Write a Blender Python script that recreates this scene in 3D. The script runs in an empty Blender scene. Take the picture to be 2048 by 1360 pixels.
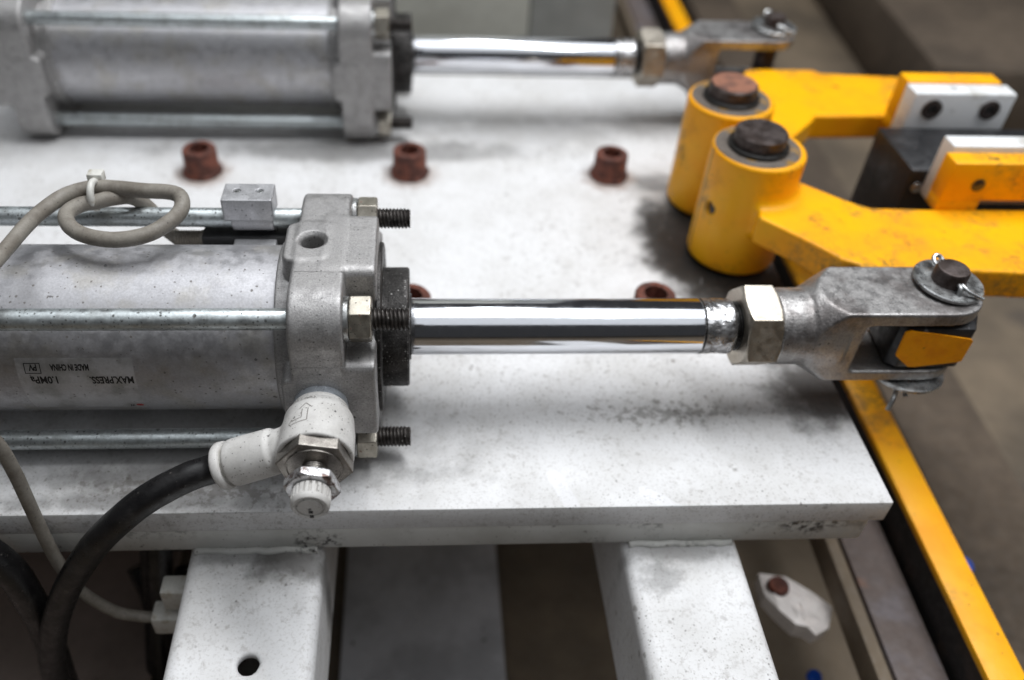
import bpy, math, random
import numpy as np
from mathutils import Vector, Matrix

scene = bpy.context.scene
MM = 0.001
random.seed(7)

# ------------------------------------------------------------------ camera
SENSOR = 23.6
CAM_F = 1722.0 / 2048.0 * SENSOR
cam_data = bpy.data.cameras.new("camera")
cam = bpy.data.objects.new("camera", cam_data)
scene.collection.objects.link(cam)
yaw, pitch, roll = 0.0810, 0.7291, 0.0518
fwd = Vector((math.sin(yaw) * math.cos(pitch), math.cos(yaw) * math.cos(pitch), -math.sin(pitch)))
rgt = Vector((math.cos(yaw), -math.sin(yaw), 0))
upv = rgt.cross(fwd)
r2 = rgt * math.cos(roll) + upv * math.sin(roll)
u2 = upv * math.cos(roll) - rgt * math.sin(roll)
rotm = Matrix((r2, u2, -fwd)).transposed().to_4x4()
cam.matrix_world = Matrix.Translation(Vector((2.55, -234.55, 208.02)) * MM) @ rotm
cam_data.sensor_width = SENSOR
cam_data.sensor_fit = 'HORIZONTAL'
cam_data.lens = CAM_F
cam_data.shift_x = (1024 - 939.25) / 2048
cam_data.shift_y = -(680 - 661.77) / 2048
cam_data.clip_start = 0.005
cam_data.clip_end = 50
cam_data.dof.use_dof = True
cam_data.dof.focus_distance = 0.277
cam_data.dof.aperture_fstop = 3.5
cam_data.dof.aperture_blades = 7
scene.camera = cam

# ------------------------------------------------------------------ world and lamps (indoor workshop)
world = bpy.data.worlds.new("World")
scene.world = world
world.use_nodes = True
wn = world.node_tree.nodes["Background"]
wn.inputs[0].default_value = (0.93, 0.95, 1.0, 1)
wn.inputs[1].default_value = 0.035

def area_lamp(name, loc, target, sx, sy, power, col):
    d = bpy.data.lights.new(name, 'AREA')
    d.shape = 'RECTANGLE'
    d.size, d.size_y = sx, sy
    d.energy = power
    d.color = col
    o = bpy.data.objects.new(name, d)
    scene.collection.objects.link(o)
    o.location = loc
    o.rotation_euler = (Vector(target) - Vector(loc)).to_track_quat('-Z', 'Y').to_euler()
    return o

area_lamp("ceiling_panel", (0.40, 0.22, 1.25), (0.40, 0.22, 0), 2.4, 1.0, 14.5, (0.94, 0.97, 1.0))
area_lamp("ceiling_panel_front", (0.35, -0.72, 1.25), (0.35, -0.72, 0), 2.4, 0.86, 4.6, (0.93, 0.965, 1.0))
area_lamp("ceiling_tube", (0.30, 0.22, 1.05), (0.05, 0.06, 0), 1.0, 0.16, 11.0, (0.97, 0.985, 1.0))

scene.view_settings.view_transform = 'Standard'
scene.view_settings.look = 'None'
scene.view_settings.exposure = 0.0
scene.view_settings.gamma = 1.0
scene.render.engine = 'CYCLES'
scene.cycles.max_bounces = 8

# ------------------------------------------------------------------ materials
def N(nt, typ, ins=None, **props):
    n = nt.nodes.new(typ)
    for k, v in props.items():
        setattr(n, k, v)
    for k, v in (ins or {}).items():
        s = n.inputs[k]
        if hasattr(v, "is_output"):
            nt.links.new(v, s)
        else:
            s.default_value = v
    return n

def rgb(c):
    return (c[0], c[1], c[2], 1.0)

def coords(nt, world_pos=False):
    if world_pos:
        src = N(nt, "ShaderNodeNewGeometry").outputs["Position"]
    else:
        src = N(nt, "ShaderNodeTexCoord").outputs["Object"]
    return N(nt, "ShaderNodeVectorMath", {0: src, 1: (1000, 1000, 1000)}, operation='MULTIPLY').outputs[0]

def noise(nt, co, scale, detail=3.0, rough=0.55, off=0.0):
    if off:
        co = N(nt, "ShaderNodeVectorMath", {0: co, 1: (off, off * 1.7, -off)}, operation='ADD').outputs[0]
    return N(nt, "ShaderNodeTexNoise", {"Vector": co, "Scale": scale, "Detail": detail, "Roughness": rough}).outputs["Fac"]

def ramp(nt, fac, a, b, lo=0.0, hi=1.0):
    return N(nt, "ShaderNodeMapRange", {"Value": fac, "From Min": a, "From Max": b, "To Min": lo, "To Max": hi},
             interpolation_type='SMOOTHSTEP').outputs["Result"]

def math2(nt, op, a, b):
    return N(nt, "ShaderNodeMath", {0: a, 1: b}, operation=op, use_clamp=False).outputs[0]

def mix(nt, fac, a, b):
    n = N(nt, "ShaderNodeMix", {"Factor": fac}, data_type='RGBA')
    for s, v in ((6, a), (7, b)):
        if hasattr(v, "is_output"):
            nt.links.new(v, n.inputs[s])
        else:
            n.inputs[s].default_value = rgb(v)
    return n.outputs[2]

def specks(nt, co, scale, radius, density, soft=0.4):
    # irregular round specks: voronoi cells, only some of them filled
    radius *= 2.4
    wob = N(nt, "ShaderNodeTexNoise", {"Vector": co, "Scale": scale * 2.3, "Detail": 2.0}).outputs["Color"]
    wv = N(nt, "ShaderNodeVectorMath", {0: wob, 1: (0.5 / scale,) * 3}, operation='MULTIPLY').outputs[0]
    c2 = N(nt, "ShaderNodeVectorMath", {0: co, 1: wv}, operation='ADD').outputs[0]
    v = N(nt, "ShaderNodeTexVoronoi", {"Vector": c2, "Scale": scale, "Randomness": 1.0})
    rnd = N(nt, "ShaderNodeSeparateColor", {0: v.outputs["Color"]})
    on = math2(nt, 'LESS_THAN', rnd.outputs[0], density)
    rr = math2(nt, 'MULTIPLY', rnd.outputs[1], radius)
    d = math2(nt, 'SUBTRACT', v.outputs["Distance"], rr)
    m = ramp(nt, d, radius * soft, -radius * 0.15)
    return math2(nt, 'MULTIPLY', on, m)

def base_mat(name):
    m = bpy.data.materials.new(name)
    m.use_nodes = True
    nt = m.node_tree
    return m, nt, nt.nodes["Principled BSDF"]

def bump(nt, bs, h, strength, dist):
    b = N(nt, "ShaderNodeBump", {"Height": h, "Strength": strength, "Distance": dist * MM})
    nt.links.new(b.outputs[0], bs.inputs["Normal"])

def make_mat(name, col, rough=0.5, metal=0.0, col2=None, patch=(0.05, 0.45, 0.65), fine=(1.2, 0.15),
             dots=(), bmp=None, rough_var=0.12, world_pos=False, patch_amt=1.0, coat=0.0, spec=0.5):
    m, nt, bs = base_mat(name)
    co = coords(nt, world_pos)
    c = N(nt, "ShaderNodeRGB")
    c.outputs[0].default_value = rgb(col)
    cur = c.outputs[0]
    if col2:
        f = ramp(nt, noise(nt, co, patch[0], 4.0, 0.6), patch[1], patch[2], 0.0, patch_amt)
        cur = mix(nt, f, cur, col2)
    if fine:
        f = noise(nt, co, fine[0], 2.0, 0.6, 3.1)
        v = N(nt, "ShaderNodeMapRange", {"Value": f, "From Min": 0.25, "From Max": 0.75, "To Min": 1 - fine[1], "To Max": 1 + fine[1]}).outputs[0]
        cur = N(nt, "ShaderNodeVectorMath", {0: cur, "Scale": v}, operation='SCALE').outputs[0]
    metal_s = None
    for (sc, r, den, dc, st) in dots:
        s = math2(nt, 'MULTIPLY', specks(nt, co, sc, r, den), st)
        cur = mix(nt, s, cur, dc)
        if metal > 0:
            keep = math2(nt, 'SUBTRACT', 1.0, s)
            metal_s = keep if metal_s is None else math2(nt, 'MULTIPLY', metal_s, keep)
    nt.links.new(cur, bs.inputs["Base Color"])
    if metal_s is not None:
        nt.links.new(math2(nt, 'MULTIPLY', metal_s, metal), bs.inputs["Metallic"])
    else:
        bs.inputs["Metallic"].default_value = metal
    bs.inputs["Specular IOR Level"].default_value = spec
    rf = noise(nt, co, 0.25, 4.0, 0.6, 9.0)
    nt.links.new(ramp(nt, rf, 0.3, 0.7, max(0.02, rough - rough_var), min(1, rough + rough_var)), bs.inputs["Roughness"])
    if coat:
        bs.inputs["Coat Weight"].default_value = coat
        bs.inputs["Coat Roughness"].default_value = 0.25
    if bmp:
        h = noise(nt, co, bmp[0], 3.0, 0.6, 1.3)
        bump(nt, bs, h, bmp[1], bmp[2])
    return m

BLK = (0.012, 0.011, 0.010)
MAT = {}
MAT['cast_alu'] = make_mat('cast_aluminium', (0.385, 0.376, 0.372), 0.58, 0.85, (0.36, 0.352, 0.35), (0.06, 0.4, 0.65), (1.8, 0.22),
                           [(0.75, 0.10, 0.30, BLK, 0.7), (0.22, 0.05, 0.25, BLK, 0.8)], (2.2, 0.5, 0.22))
MAT['tube_alu'] = make_mat('dusty_aluminium_tube', (0.50, 0.496, 0.515), 0.52, 0.80, (0.46, 0.445, 0.43), (0.07, 0.45, 0.68), (1.3, 0.12),
                           [(0.60, 0.10, 0.35, (0.09, 0.075, 0.06), 0.75), (0.20, 0.06, 0.3, BLK, 0.7)], (1.4, 0.25, 0.12))
MAT['zinc_rod'] = make_mat('zinc_plated_steel', (0.50, 0.54, 0.55), 0.40, 0.80, (0.38, 0.40, 0.40), (0.10, 0.45, 0.68), (1.0, 0.22),
                           [(0.85, 0.14, 0.45, BLK, 0.85), (0.35, 0.10, 0.2, (0.05, 0.045, 0.04), 0.8)], (1.8, 0.35, 0.12))
MAT['thread'] = make_mat('dark_oiled_thread', (0.075, 0.068, 0.064), 0.42, 0.75, (0.035, 0.03, 0.028), (0.3, 0.4, 0.6), (2.5, 0.3),
                         [(1.1, 0.12, 0.12, (0.35, 0.33, 0.31), 0.7)], (2.5, 0.3, 0.1))
MAT['gland'] = make_mat('blackened_cast_steel', (0.070, 0.066, 0.064), 0.50, 0.65, (0.028, 0.026, 0.025), (0.12, 0.4, 0.62), (1.6, 0.6),
                        [(1.3, 0.16, 0.22, (0.30, 0.29, 0.28), 0.75)], (1.5, 0.6, 0.3))
MAT['nut'] = make_mat('zinc_nut', (0.47, 0.44, 0.38), 0.42, 0.92, (0.36, 0.33, 0.28), (0.15, 0.4, 0.65), (2.0, 0.15),
                      [(0.9, 0.12, 0.40, BLK, 0.85), (0.40, 0.13, 0.22, (0.16, 0.035, 0.02), 0.85)], (1.6, 0.25, 0.12))
MAT['bright_nut'] = make_mat('nickel_lock_nut', (0.52, 0.475, 0.41), 0.42, 0.95, (0.42, 0.375, 0.31), (0.12, 0.42, 0.65), (2.0, 0.18),
                      [(0.5, 0.09, 0.30, (0.08, 0.06, 0.05), 0.8)], (1.7, 0.35, 0.15))
MAT['chrome'] = make_mat('hard_chrome', (0.84, 0.855, 0.90), 0.13, 1.0, None, fine=None, rough_var=0.035)
MAT['wrapped'] = make_mat('crinkled_bright_steel', (0.52, 0.52, 0.53), 0.30, 0.92, (0.26, 0.25, 0.25), (0.28, 0.45, 0.62), (1.5, 0.25),
                          [(0.6, 0.14, 0.25, BLK, 0.9)], (0.45, 0.55, 0.9))
MAT['seal'] = make_mat('black_grease_and_hole_shade', BLK, 0.35, 0.0, None, fine=(1.0, 0.3), bmp=(1.0, 0.5, 0.4))
MAT['clevis'] = make_mat('cast_steel_clevis', (0.36, 0.35, 0.345), 0.43, 0.8, (0.20, 0.185, 0.18), (0.055, 0.46, 0.64), (1.5, 0.28),
                         [(0.6, 0.09, 0.2, BLK, 0.8)], (1.2, 0.5, 0.36))
MAT['pin'] = make_mat('brown_steel_pin', (0.11, 0.09, 0.085), 0.45, 0.7, (0.06, 0.045, 0.04), (0.2, 0.4, 0.6), (1.0, 0.25), (), (1.2, 0.4, 0.2))
MAT['washer'] = make_mat('zinc_washer', (0.50, 0.51, 0.51), 0.33, 0.9, (0.28, 0.275, 0.27), (0.2, 0.45, 0.65), (1.2, 0.2),
                         [(0.7, 0.1, 0.2, BLK, 0.7)], (1.0, 0.3, 0.2))
MAT['plastic'] = make_mat('dusty_white_plastic', (0.60, 0.585, 0.565), 0.48, 0.0, (0.50, 0.485, 0.465), (0.10, 0.42, 0.66), (1.4, 0.06),
                          [(1.1, 0.11, 0.50, (0.10, 0.09, 0.08), 0.75), (0.35, 0.07, 0.35, BLK, 0.8)], (1.3, 0.15, 0.1))
MAT['ring_grey'] = make_mat('grey_release_ring', (0.46, 0.45, 0.42), 0.5, 0.0, (0.30, 0.28, 0.25), (0.2, 0.4, 0.65), (1.4, 0.1),
                          [(0.8, 0.1, 0.3, BLK, 0.7)])
MAT['seal_ring'] = make_mat('bluish_seal_ring', (0.42, 0.45, 0.49), 0.35, 0.6, None, fine=(1.5, 0.1))
MAT['hexgrey'] = make_mat('nickel_hex', (0.31, 0.29, 0.265), 0.42, 0.93, (0.22, 0.2, 0.185), (0.15, 0.4, 0.65), (2.5, 0.3),
                          [(0.9, 0.1, 0.3, BLK, 0.8)], (2.2, 0.45, 0.2))
MAT['rubnut'] = make_mat('worn_plated_nut', (0.58, 0.58, 0.59), 0.36, 0.8, (0.14, 0.10, 0.09), (0.22, 0.50, 0.60), (1.5, 0.2),
                          [(0.7, 0.15, 0.4, BLK, 0.85)], (1.6, 0.35, 0.15))
MAT['hose'] = make_mat('black_rubber_hose', (0.008, 0.0075, 0.008), 0.38, 0.0, (0.024, 0.0225, 0.022), (0.09, 0.52, 0.70), (1.2, 0.35),
                       [(0.8, 0.09, 0.25, (0.15, 0.14, 0.13), 0.5)], (0.9, 0.3, 0.25))
MAT['cable'] = make_mat('grey_cable_jacket', (0.235, 0.215, 0.185), 0.6, 0.0, (0.17, 0.15, 0.125), (0.12, 0.42, 0.65), (1.4, 0.12),
                        [(0.8, 0.1, 0.4, (0.05, 0.04, 0.035), 0.6)], (1.2, 0.2, 0.15))
MAT['tie'] = make_mat('milky_nylon', (0.62, 0.61, 0.57), 0.45, 0.0, (0.42, 0.38, 0.30), (0.2, 0.5, 0.7), (1.0, 0.08))
MAT['bracket'] = make_mat('bare_aluminium', (0.46, 0.46, 0.475), 0.46, 0.6, None, (0, 0, 0), (2.2, 0.18),
                          [(0.8, 0.09, 0.25, BLK, 0.7)], (1.8, 0.3, 0.12))
MAT['black'] = make_mat('black_plastic', (0.012, 0.012, 0.013), 0.45, 0.0, None, fine=(1.0, 0.3))
MAT['blackblock'] = make_mat('worn_black_steel', (0.022, 0.022, 0.024), 0.42, 0.3, (0.05, 0.05, 0.053), (0.08, 0.5, 0.7), (0.8, 0.3),
                             [(0.25, 0.12, 0.12, (0.25, 0.25, 0.26), 0.6)], (0.6, 0.3, 0.3))
MAT['rust'] = make_mat('rusty_steel', (0.150, 0.046, 0.028), 0.75, 0.1, (0.065, 0.021, 0.014), (0.16, 0.4, 0.62), (0.9, 0.35), (), (0.7, 0.7, 0.7))
MAT['rust_top'] = make_mat('rusted_pin_face', (0.27, 0.115, 0.07), 0.7, 0.1, (0.12, 0.055, 0.04), (0.12, 0.45, 0.65), (0.8, 0.2), (), (0.7, 0.4, 0.4))
MAT['nylon'] = make_mat('white_nylon', (0.78, 0.79, 0.80), 0.4, 0.0, (0.52, 0.50, 0.46), (0.05, 0.55, 0.72), (0.6, 0.03),
                        [(0.10, 0.20, 0.12, (0.12, 0.10, 0.08), 0.7)])
MAT['flank_shade'] = make_mat('black_shadowed_steel', (0.010, 0.009, 0.009), 0.6, 0.0, (0.03, 0.02, 0.015), (0.05, 0.5, 0.7), (0.5, 0.2))  # bare rail flank, with its shadow put into this near-black colour
MAT['brown_steel'] = make_mat('brown_oxidised_steel', (0.125, 0.098, 0.088), 0.8, 0.0, (0.150, 0.132, 0.138), (0.03, 0.42, 0.62), (0.3, 0.12),
                              [(0.06, 0.2, 0.15, (0.25, 0.11, 0.06), 0.6)], world_pos=True)
MAT['floor'] = make_mat('oily_workshop_floor', (0.190, 0.146, 0.100), 0.75, 0.0, (0.115, 0.090, 0.064), (0.006, 0.40, 0.62), (0.05, 0.12),
                        [(0.02, 0.15, 0.25, (0.06, 0.05, 0.045), 0.6)], world_pos=True)
MAT['dark_steel_and_shade'] = make_mat('machine_steel_and_floor_shade', (0.080, 0.060, 0.043), 0.85, 0.0, (0.112, 0.084, 0.060), (0.01, 0.4, 0.6), (0.1, 0.2))  # colours the far machine and the strip painted as floor shadow
MAT['grey_sheet'] = make_mat('grey_painted_sheet', (0.62, 0.62, 0.65), 0.5, 0.0, (0.45, 0.45, 0.47), (0.02, 0.42, 0.62), (0.2, 0.06),
                             [(0.10, 0.05, 0.3, (0.05, 0.045, 0.04), 0.7)])
MAT['pale_panel'] = make_mat('pale_green_grey_panel', (0.66, 0.67, 0.61), 0.5, 0.0, (0.56, 0.565, 0.51), (0.012, 0.45, 0.62), (0.05, 0.05))
MAT['pale_panel2'] = make_mat('grey_green_panel', (0.45, 0.465, 0.45), 0.5, 0.0, (0.38, 0.39, 0.375), (0.012, 0.45, 0.62), (0.05, 0.05))
MAT['brown_board'] = make_mat('brown_board', (0.24, 0.185, 0.165), 0.7, 0.0, (0.18, 0.14, 0.12), (0.01, 0.4, 0.6), (0.1, 0.08))
MAT['blue'] = make_mat('blue_plastic', (0.01, 0.09, 0.55), 0.4, 0.0, None, fine=(0.3, 0.1))
MAT['ink'] = make_mat('black_print', (0.015, 0.014, 0.014), 0.6, 0.0, None, fine=(1.5, 0.4))
MAT['emboss'] = make_mat('dark_embossing', (0.20, 0.185, 0.17), 0.6, 0.0, None, fine=(1.5, 0.3))  # darker tone that draws the raised arrow and lettering
MAT['red'] = make_mat('red_print', (0.45, 0.03, 0.02), 0.55, 0.0, None, fine=(1.0, 0.2))
MAT['sticker'] = make_mat('silver_sticker', (0.58, 0.575, 0.59), 0.42, 0.35, (0.37, 0.365, 0.36), (0.08, 0.4, 0.65), (1.2, 0.08),
                          [(0.6, 0.09, 0.3, (0.1, 0.09, 0.08), 0.6)])
MAT['scrap'] = make_mat('off_white_scrap', (0.80, 0.75, 0.72), 0.6, 0.0, (0.66, 0.61, 0.58), (0.03, 0.45, 0.65), (0.2, 0.08))


def plate_material(name, under=False):
    m, nt, bs = base_mat(name)
    co = coords(nt, True)
    sep = N(nt, "ShaderNodeSeparateXYZ", {0: co})
    x, y = sep.outputs[0], sep.outputs[1]
    n1 = noise(nt, co, 0.035, 5.0, 0.6)
    cur = mix(nt, ramp(nt, n1, 0.35, 0.7), (0.72, 0.717, 0.722), (0.62, 0.612, 0.605))
    n2 = noise(nt, co, 0.9, 3.0, 0.65, 5.0)
    cur = mix(nt, ramp(nt, n2, 0.50, 0.72, 0.0, 0.34), cur, (0.30, 0.27, 0.24))
    n3 = math2(nt, 'MULTIPLY', ramp(nt, noise(nt, co, 0.28, 5.0, 0.7, 7.0), 0.52, 0.70), ramp(nt, noise(nt, co, 0.02, 3.0, 0.6, 12.0), 0.36, 0.62, 0.15, 1.0))
    cur = mix(nt, math2(nt, 'MULTIPLY', n3, 0.5), cur, (0.22, 0.195, 0.17))

    def blob(cx, cy, rx, ry, ns, amt, a=1.15, b=0.35, wob=1.5):
        dx = N(nt, "ShaderNodeMath", {0: x, 1: cx}, operation='SUBTRACT').outputs[0]
        dy = N(nt, "ShaderNodeMath", {0: y, 1: cy}, operation='SUBTRACT').outputs[0]
        dx = math2(nt, 'DIVIDE', dx, rx)
        dy = math2(nt, 'DIVIDE', dy, ry)
        d = math2(nt, 'SQRT', math2(nt, 'ADD', math2(nt, 'MULTIPLY', dx, dx), math2(nt, 'MULTIPLY', dy, dy)), 0)
        d = math2(nt, 'ADD', d, math2(nt, 'MULTIPLY', math2(nt, 'SUBTRACT', noise(nt, co, ns, 5.0, 0.65, cx * 0.3 + 1), 0.5), wob))
        return ramp(nt, d, a, b, 0.0, amt)
    if not under:
        # oil and soot rubbed into the paint round the pivot bosses and along the fronts, plus darker bands by the cylinders
        for (bx, by, rx, ry, ns, amt) in ((141, 104, 36, 48, 0.06, 0.97), (156, 62, 30, 24, 0.09, 0.9), (165, 4, 24, 28, 0.08, 0.85),
                                          (60, 212, 80, 24, 0.08, 0.32), (-30, 190, 120, 14, 0.05, 0.55), (-90, -47, 70, 5, 0.12, 0.5),  # first entry paints in shade and dirt below the far rod
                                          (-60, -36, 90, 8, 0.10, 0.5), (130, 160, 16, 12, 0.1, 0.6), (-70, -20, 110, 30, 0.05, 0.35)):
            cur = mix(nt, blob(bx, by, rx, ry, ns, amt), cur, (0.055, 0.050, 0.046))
        cur = mix(nt, blob(137, 106, 27, 46, 0.06, 0.95, 1.15, 0.72, 0.9), cur, (0.020, 0.018, 0.017))
        cur = mix(nt, blob(158, 66, 34, 26, 0.09, 0.93, 1.15, 0.7, 1.0), cur, (0.022, 0.020, 0.018))
        for (bx, by) in ((-111, 168.5), (-1.5, 169), (106.8, 168), (-0.5, 48.0), (105.5, 49.5)):
            cur = mix(nt, blob(bx, by - 2, 15, 15, 0.15, 0.6, 1.2, 0.6, 1.0), cur, (0.22, 0.13, 0.085))
        for (bx, by, rx, ry) in ((100, -8, 70, 15), (-70, -42, 90, 16)):
            cur = mix(nt, blob(bx, by, rx, ry, 0.30, 0.55, 0.40, 0.0, 3.0), cur, (0.12, 0.105, 0.09))
        # strokes wiped clean near the front edge
        for (ax_, ay_, bx_, by_, w_) in ((52.0, -38.0, 58.5, -56.0, 2.6), (84.0, -46.0, 97.0, -56.0, 2.4)):
            ex, ey = bx_ - ax_, by_ - ay_
            L2 = ex * ex + ey * ey
            dx = math2(nt, 'SUBTRACT', x, ax_)
            dy = math2(nt, 'SUBTRACT', y, ay_)
            t = math2(nt, 'DIVIDE', math2(nt, 'ADD', math2(nt, 'MULTIPLY', dx, ex), math2(nt, 'MULTIPLY', dy, ey)), L2)
            t = math2(nt, 'MINIMUM', math2(nt, 'MAXIMUM', t, 0.0), 1.0)
            px_ = math2(nt, 'SUBTRACT', dx, math2(nt, 'MULTIPLY', t, ex))
            py_ = math2(nt, 'SUBTRACT', dy, math2(nt, 'MULTIPLY', t, ey))
            d = math2(nt, 'SQRT', math2(nt, 'ADD', math2(nt, 'MULTIPLY', px_, px_), math2(nt, 'MULTIPLY', py_, py_)), 0)
            d = math2(nt, 'ADD', d, math2(nt, 'MULTIPLY', noise(nt, co, 0.5, 3.0), 1.2))
            msk_ = math2(nt, 'GREATER_THAN', sep.outputs[2], -39.6)
            cur = mix(nt, math2(nt, 'MULTIPLY', msk_, ramp(nt, d, w_ + 1.2, w_ + 0.3, 0.0, 0.42)), cur, (0.80, 0.80, 0.83))
    else:
        for (bx, by, rx, ry, ns, amt) in ((-42, -57, 20, 10, 0.10, 0.75), (-62, -54, 30, 5, 0.12, 0.5), (100, -55, 24, 6, 0.12, 0.5), (90, -66, 10, 8, 0.2, 0.5)):
            cur = mix(nt, blob(bx, by, rx, ry, ns, amt), cur, (0.06, 0.055, 0.05))
    for (sc, r, den, col, st) in ((0.20, 0.075, 0.22, (0.17, 0.15, 0.135), 0.6), (0.55, 0.085, 0.28, (0.10, 0.085, 0.075), 0.75),
                                  (0.09, 0.055, 0.25, (0.22, 0.19, 0.17), 0.6), (1.1, 0.12, 0.25, (0.25, 0.23, 0.21), 0.6)):
        s = specks(nt, co, sc, r, den, 0.8)
        msk = ramp(nt, noise(nt, co, 0.018, 3.0, 0.6, 2.0 + sc), 0.36, 0.62, 0.15, 1.0)
        cur = mix(nt, math2(nt, 'MULTIPLY', math2(nt, 'MULTIPLY', s, msk), st), cur, col)
    for (ang, sx_, sy_, lo_, amt_, c_) in ((0.4, 0.03, 0.8, 0.70, 0.3, (0.70, 0.70, 0.71)), (-0.9, 0.04, 0.9, 0.72, 0.3, (0.30, 0.28, 0.26)), (1.9, 0.04, 1.0, 0.71, 0.3, (0.70, 0.70, 0.71))):
        rt = N(nt, "ShaderNodeVectorRotate", {"Vector": co, "Angle": ang}).outputs[0]
        mp = N(nt, "ShaderNodeMapping", {"Vector": rt, "Scale": (sx_, sy_, 0.0)}).outputs[0]
        cur = mix(nt, ramp(nt, N(nt, "ShaderNodeTexNoise", {"Vector": mp, "Scale": 1.0, "Detail": 2.0}).outputs["Fac"], lo_, lo_ + 0.05, 0.0, amt_), cur, c_)
    nt.links.new(cur, bs.inputs["Base Color"])
    nt.links.new(ramp(nt, n1, 0.3, 0.7, 0.45, 0.6), bs.inputs["Roughness"])
    bs.inputs['Specular IOR Level'].default_value = 0.35
    bump(nt, bs, noise(nt, co, 0.5, 3.0, 0.6, 1.0), 0.2, 0.25)
    return m

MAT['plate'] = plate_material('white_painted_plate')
MAT['beam'] = plate_material('white_painted_beam', True)

def edge_material():
    m, nt, bs = base_mat('white_painted_edge')
    co = coords(nt, True)
    n1 = noise(nt, co, 0.05, 5.0, 0.6)
    cur = mix(nt, ramp(nt, n1, 0.35, 0.7), (0.58, 0.575, 0.55), (0.47, 0.465, 0.435))
    f = math2(nt, 'MULTIPLY', ramp(nt, noise(nt, co, 0.03, 2.0, 0.5, 4.0), 0.52, 0.66), ramp(nt, noise(nt, co, 0.35, 4.0, 0.7, 8.0), 0.46, 0.60))
    cur = mix(nt, f, cur, (0.05, 0.045, 0.04))
    for (sc, r, den) in ((0.25, 0.10, 0.25), (0.6, 0.1, 0.25)):
        cur = mix(nt, math2(nt, 'MULTIPLY', specks(nt, co, sc, r, den), 0.75), cur, (0.12, 0.1, 0.09))
    nt.links.new(cur, bs.inputs["Base Color"])
    bs.inputs["Roughness"].default_value = 0.5
    bump(nt, bs, noise(nt, co, 0.6, 3.0, 0.6, 1.0), 0.25, 0.3)
    return m
MAT['edge'] = edge_material()

def yellow_material(name, wear=True):
    m, nt, bs = base_mat(name)
    co = coords(nt)
    n1 = noise(nt, co, 0.03, 4.0, 0.6)
    cur = mix(nt, ramp(nt, n1, 0.35, 0.68), (0.96, 0.455, 0.003), (0.92, 0.365, 0.002))
    cur = mix(nt, ramp(nt, noise(nt, co, 0.05, 5.0, 0.7, 6.0), 0.54, 0.76, 0.0, 0.45), cur, (0.45, 0.20, 0.008))
    f = math2(nt, 'MULTIPLY', ramp(nt, noise(nt, co, 0.028, 3.0, 0.6, 11.0), 0.52, 0.70), ramp(nt, noise(nt, co, 0.5, 4.0, 0.75, 2.0), 0.42, 0.62))
    cur = mix(nt, math2(nt, 'MULTIPLY', f, 0.85), cur, (0.075, 0.055, 0.035))
    for (sc, r, den) in ((0.09, 0.05, 0.25), (0.35, 0.06, 0.2)):
        cur = mix(nt, math2(nt, 'MULTIPLY', specks(nt, co, sc, r, den), 0.85), cur, (0.05, 0.03, 0.02))
    # paint worn through on edges
    if wear:
      pt = N(nt, "ShaderNodeNewGeometry").outputs["Pointiness"]
      wn_ = math2(nt, 'ADD', pt, math2(nt, 'MULTIPLY', math2(nt, 'SUBTRACT', noise(nt, co, 0.12, 5.0, 0.7, 4.0), 0.5), 0.13))
      cur = mix(nt, ramp(nt, wn_, 0.56, 0.59, 0.0, 0.9), cur, (0.10, 0.07, 0.055))
    # oily smears
    sm = math2(nt, 'MULTIPLY', ramp(nt, noise(nt, co, 0.03, 3.0, 0.6, 17.0), 0.52, 0.70), ramp(nt, noise(nt, co, 0.18, 5.0, 0.75, 9.0), 0.40, 0.66))
    cur = mix(nt, math2(nt, 'MULTIPLY', sm, 0.8), cur, (0.11, 0.085, 0.05))
    nt.links.new(cur, bs.inputs["Base Color"])
    nt.links.new(ramp(nt, n1, 0.3, 0.7, 0.36, 0.55), bs.inputs["Roughness"])
    bs.inputs['Specular IOR Level'].default_value = 0.3
    bump(nt, bs, noise(nt, co, 0.35, 4.0, 0.65, 1.0), 0.28, 0.5)
    return m
MAT['yellow'] = yellow_material('worn_yellow_paint')
MAT['yellow_plain'] = yellow_material('yellow_paint', False)
MAT['orange'] = make_mat('orange_paint', (0.95, 0.36, 0.003), 0.5, 0.0, (0.85, 0.28, 0.003), (0.1, 0.45, 0.65), (0.8, 0.05), [(0.3, 0.10, 0.25, (0.06, 0.03, 0.015), 0.8)], spec=0.25)
MAT['boss_top'] = make_mat('bare_grimy_steel', (0.17, 0.145, 0.125), 0.5, 0.4, (0.40, 0.21, 0.02), (0.09, 0.55, 0.68), (0.7, 0.3),
                           [(0.5, 0.12, 0.3, BLK, 0.7)], (0.8, 0.3, 0.2))

# ------------------------------------------------------------------ object helpers
COL = scene.collection
BASE = {}          # object -> absolute mm position of its origin

def thing(name, base, label, cat, group=None):
    o = bpy.data.objects.new(name, None)
    o.empty_display_size = 0.01
    COL.objects.link(o)
    o.location = Vector(base) * MM
    BASE[o.name] = Vector(base)
    o["label"] = label
    o["category"] = cat
    if group:
        o["group"] = group
    return o

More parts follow.
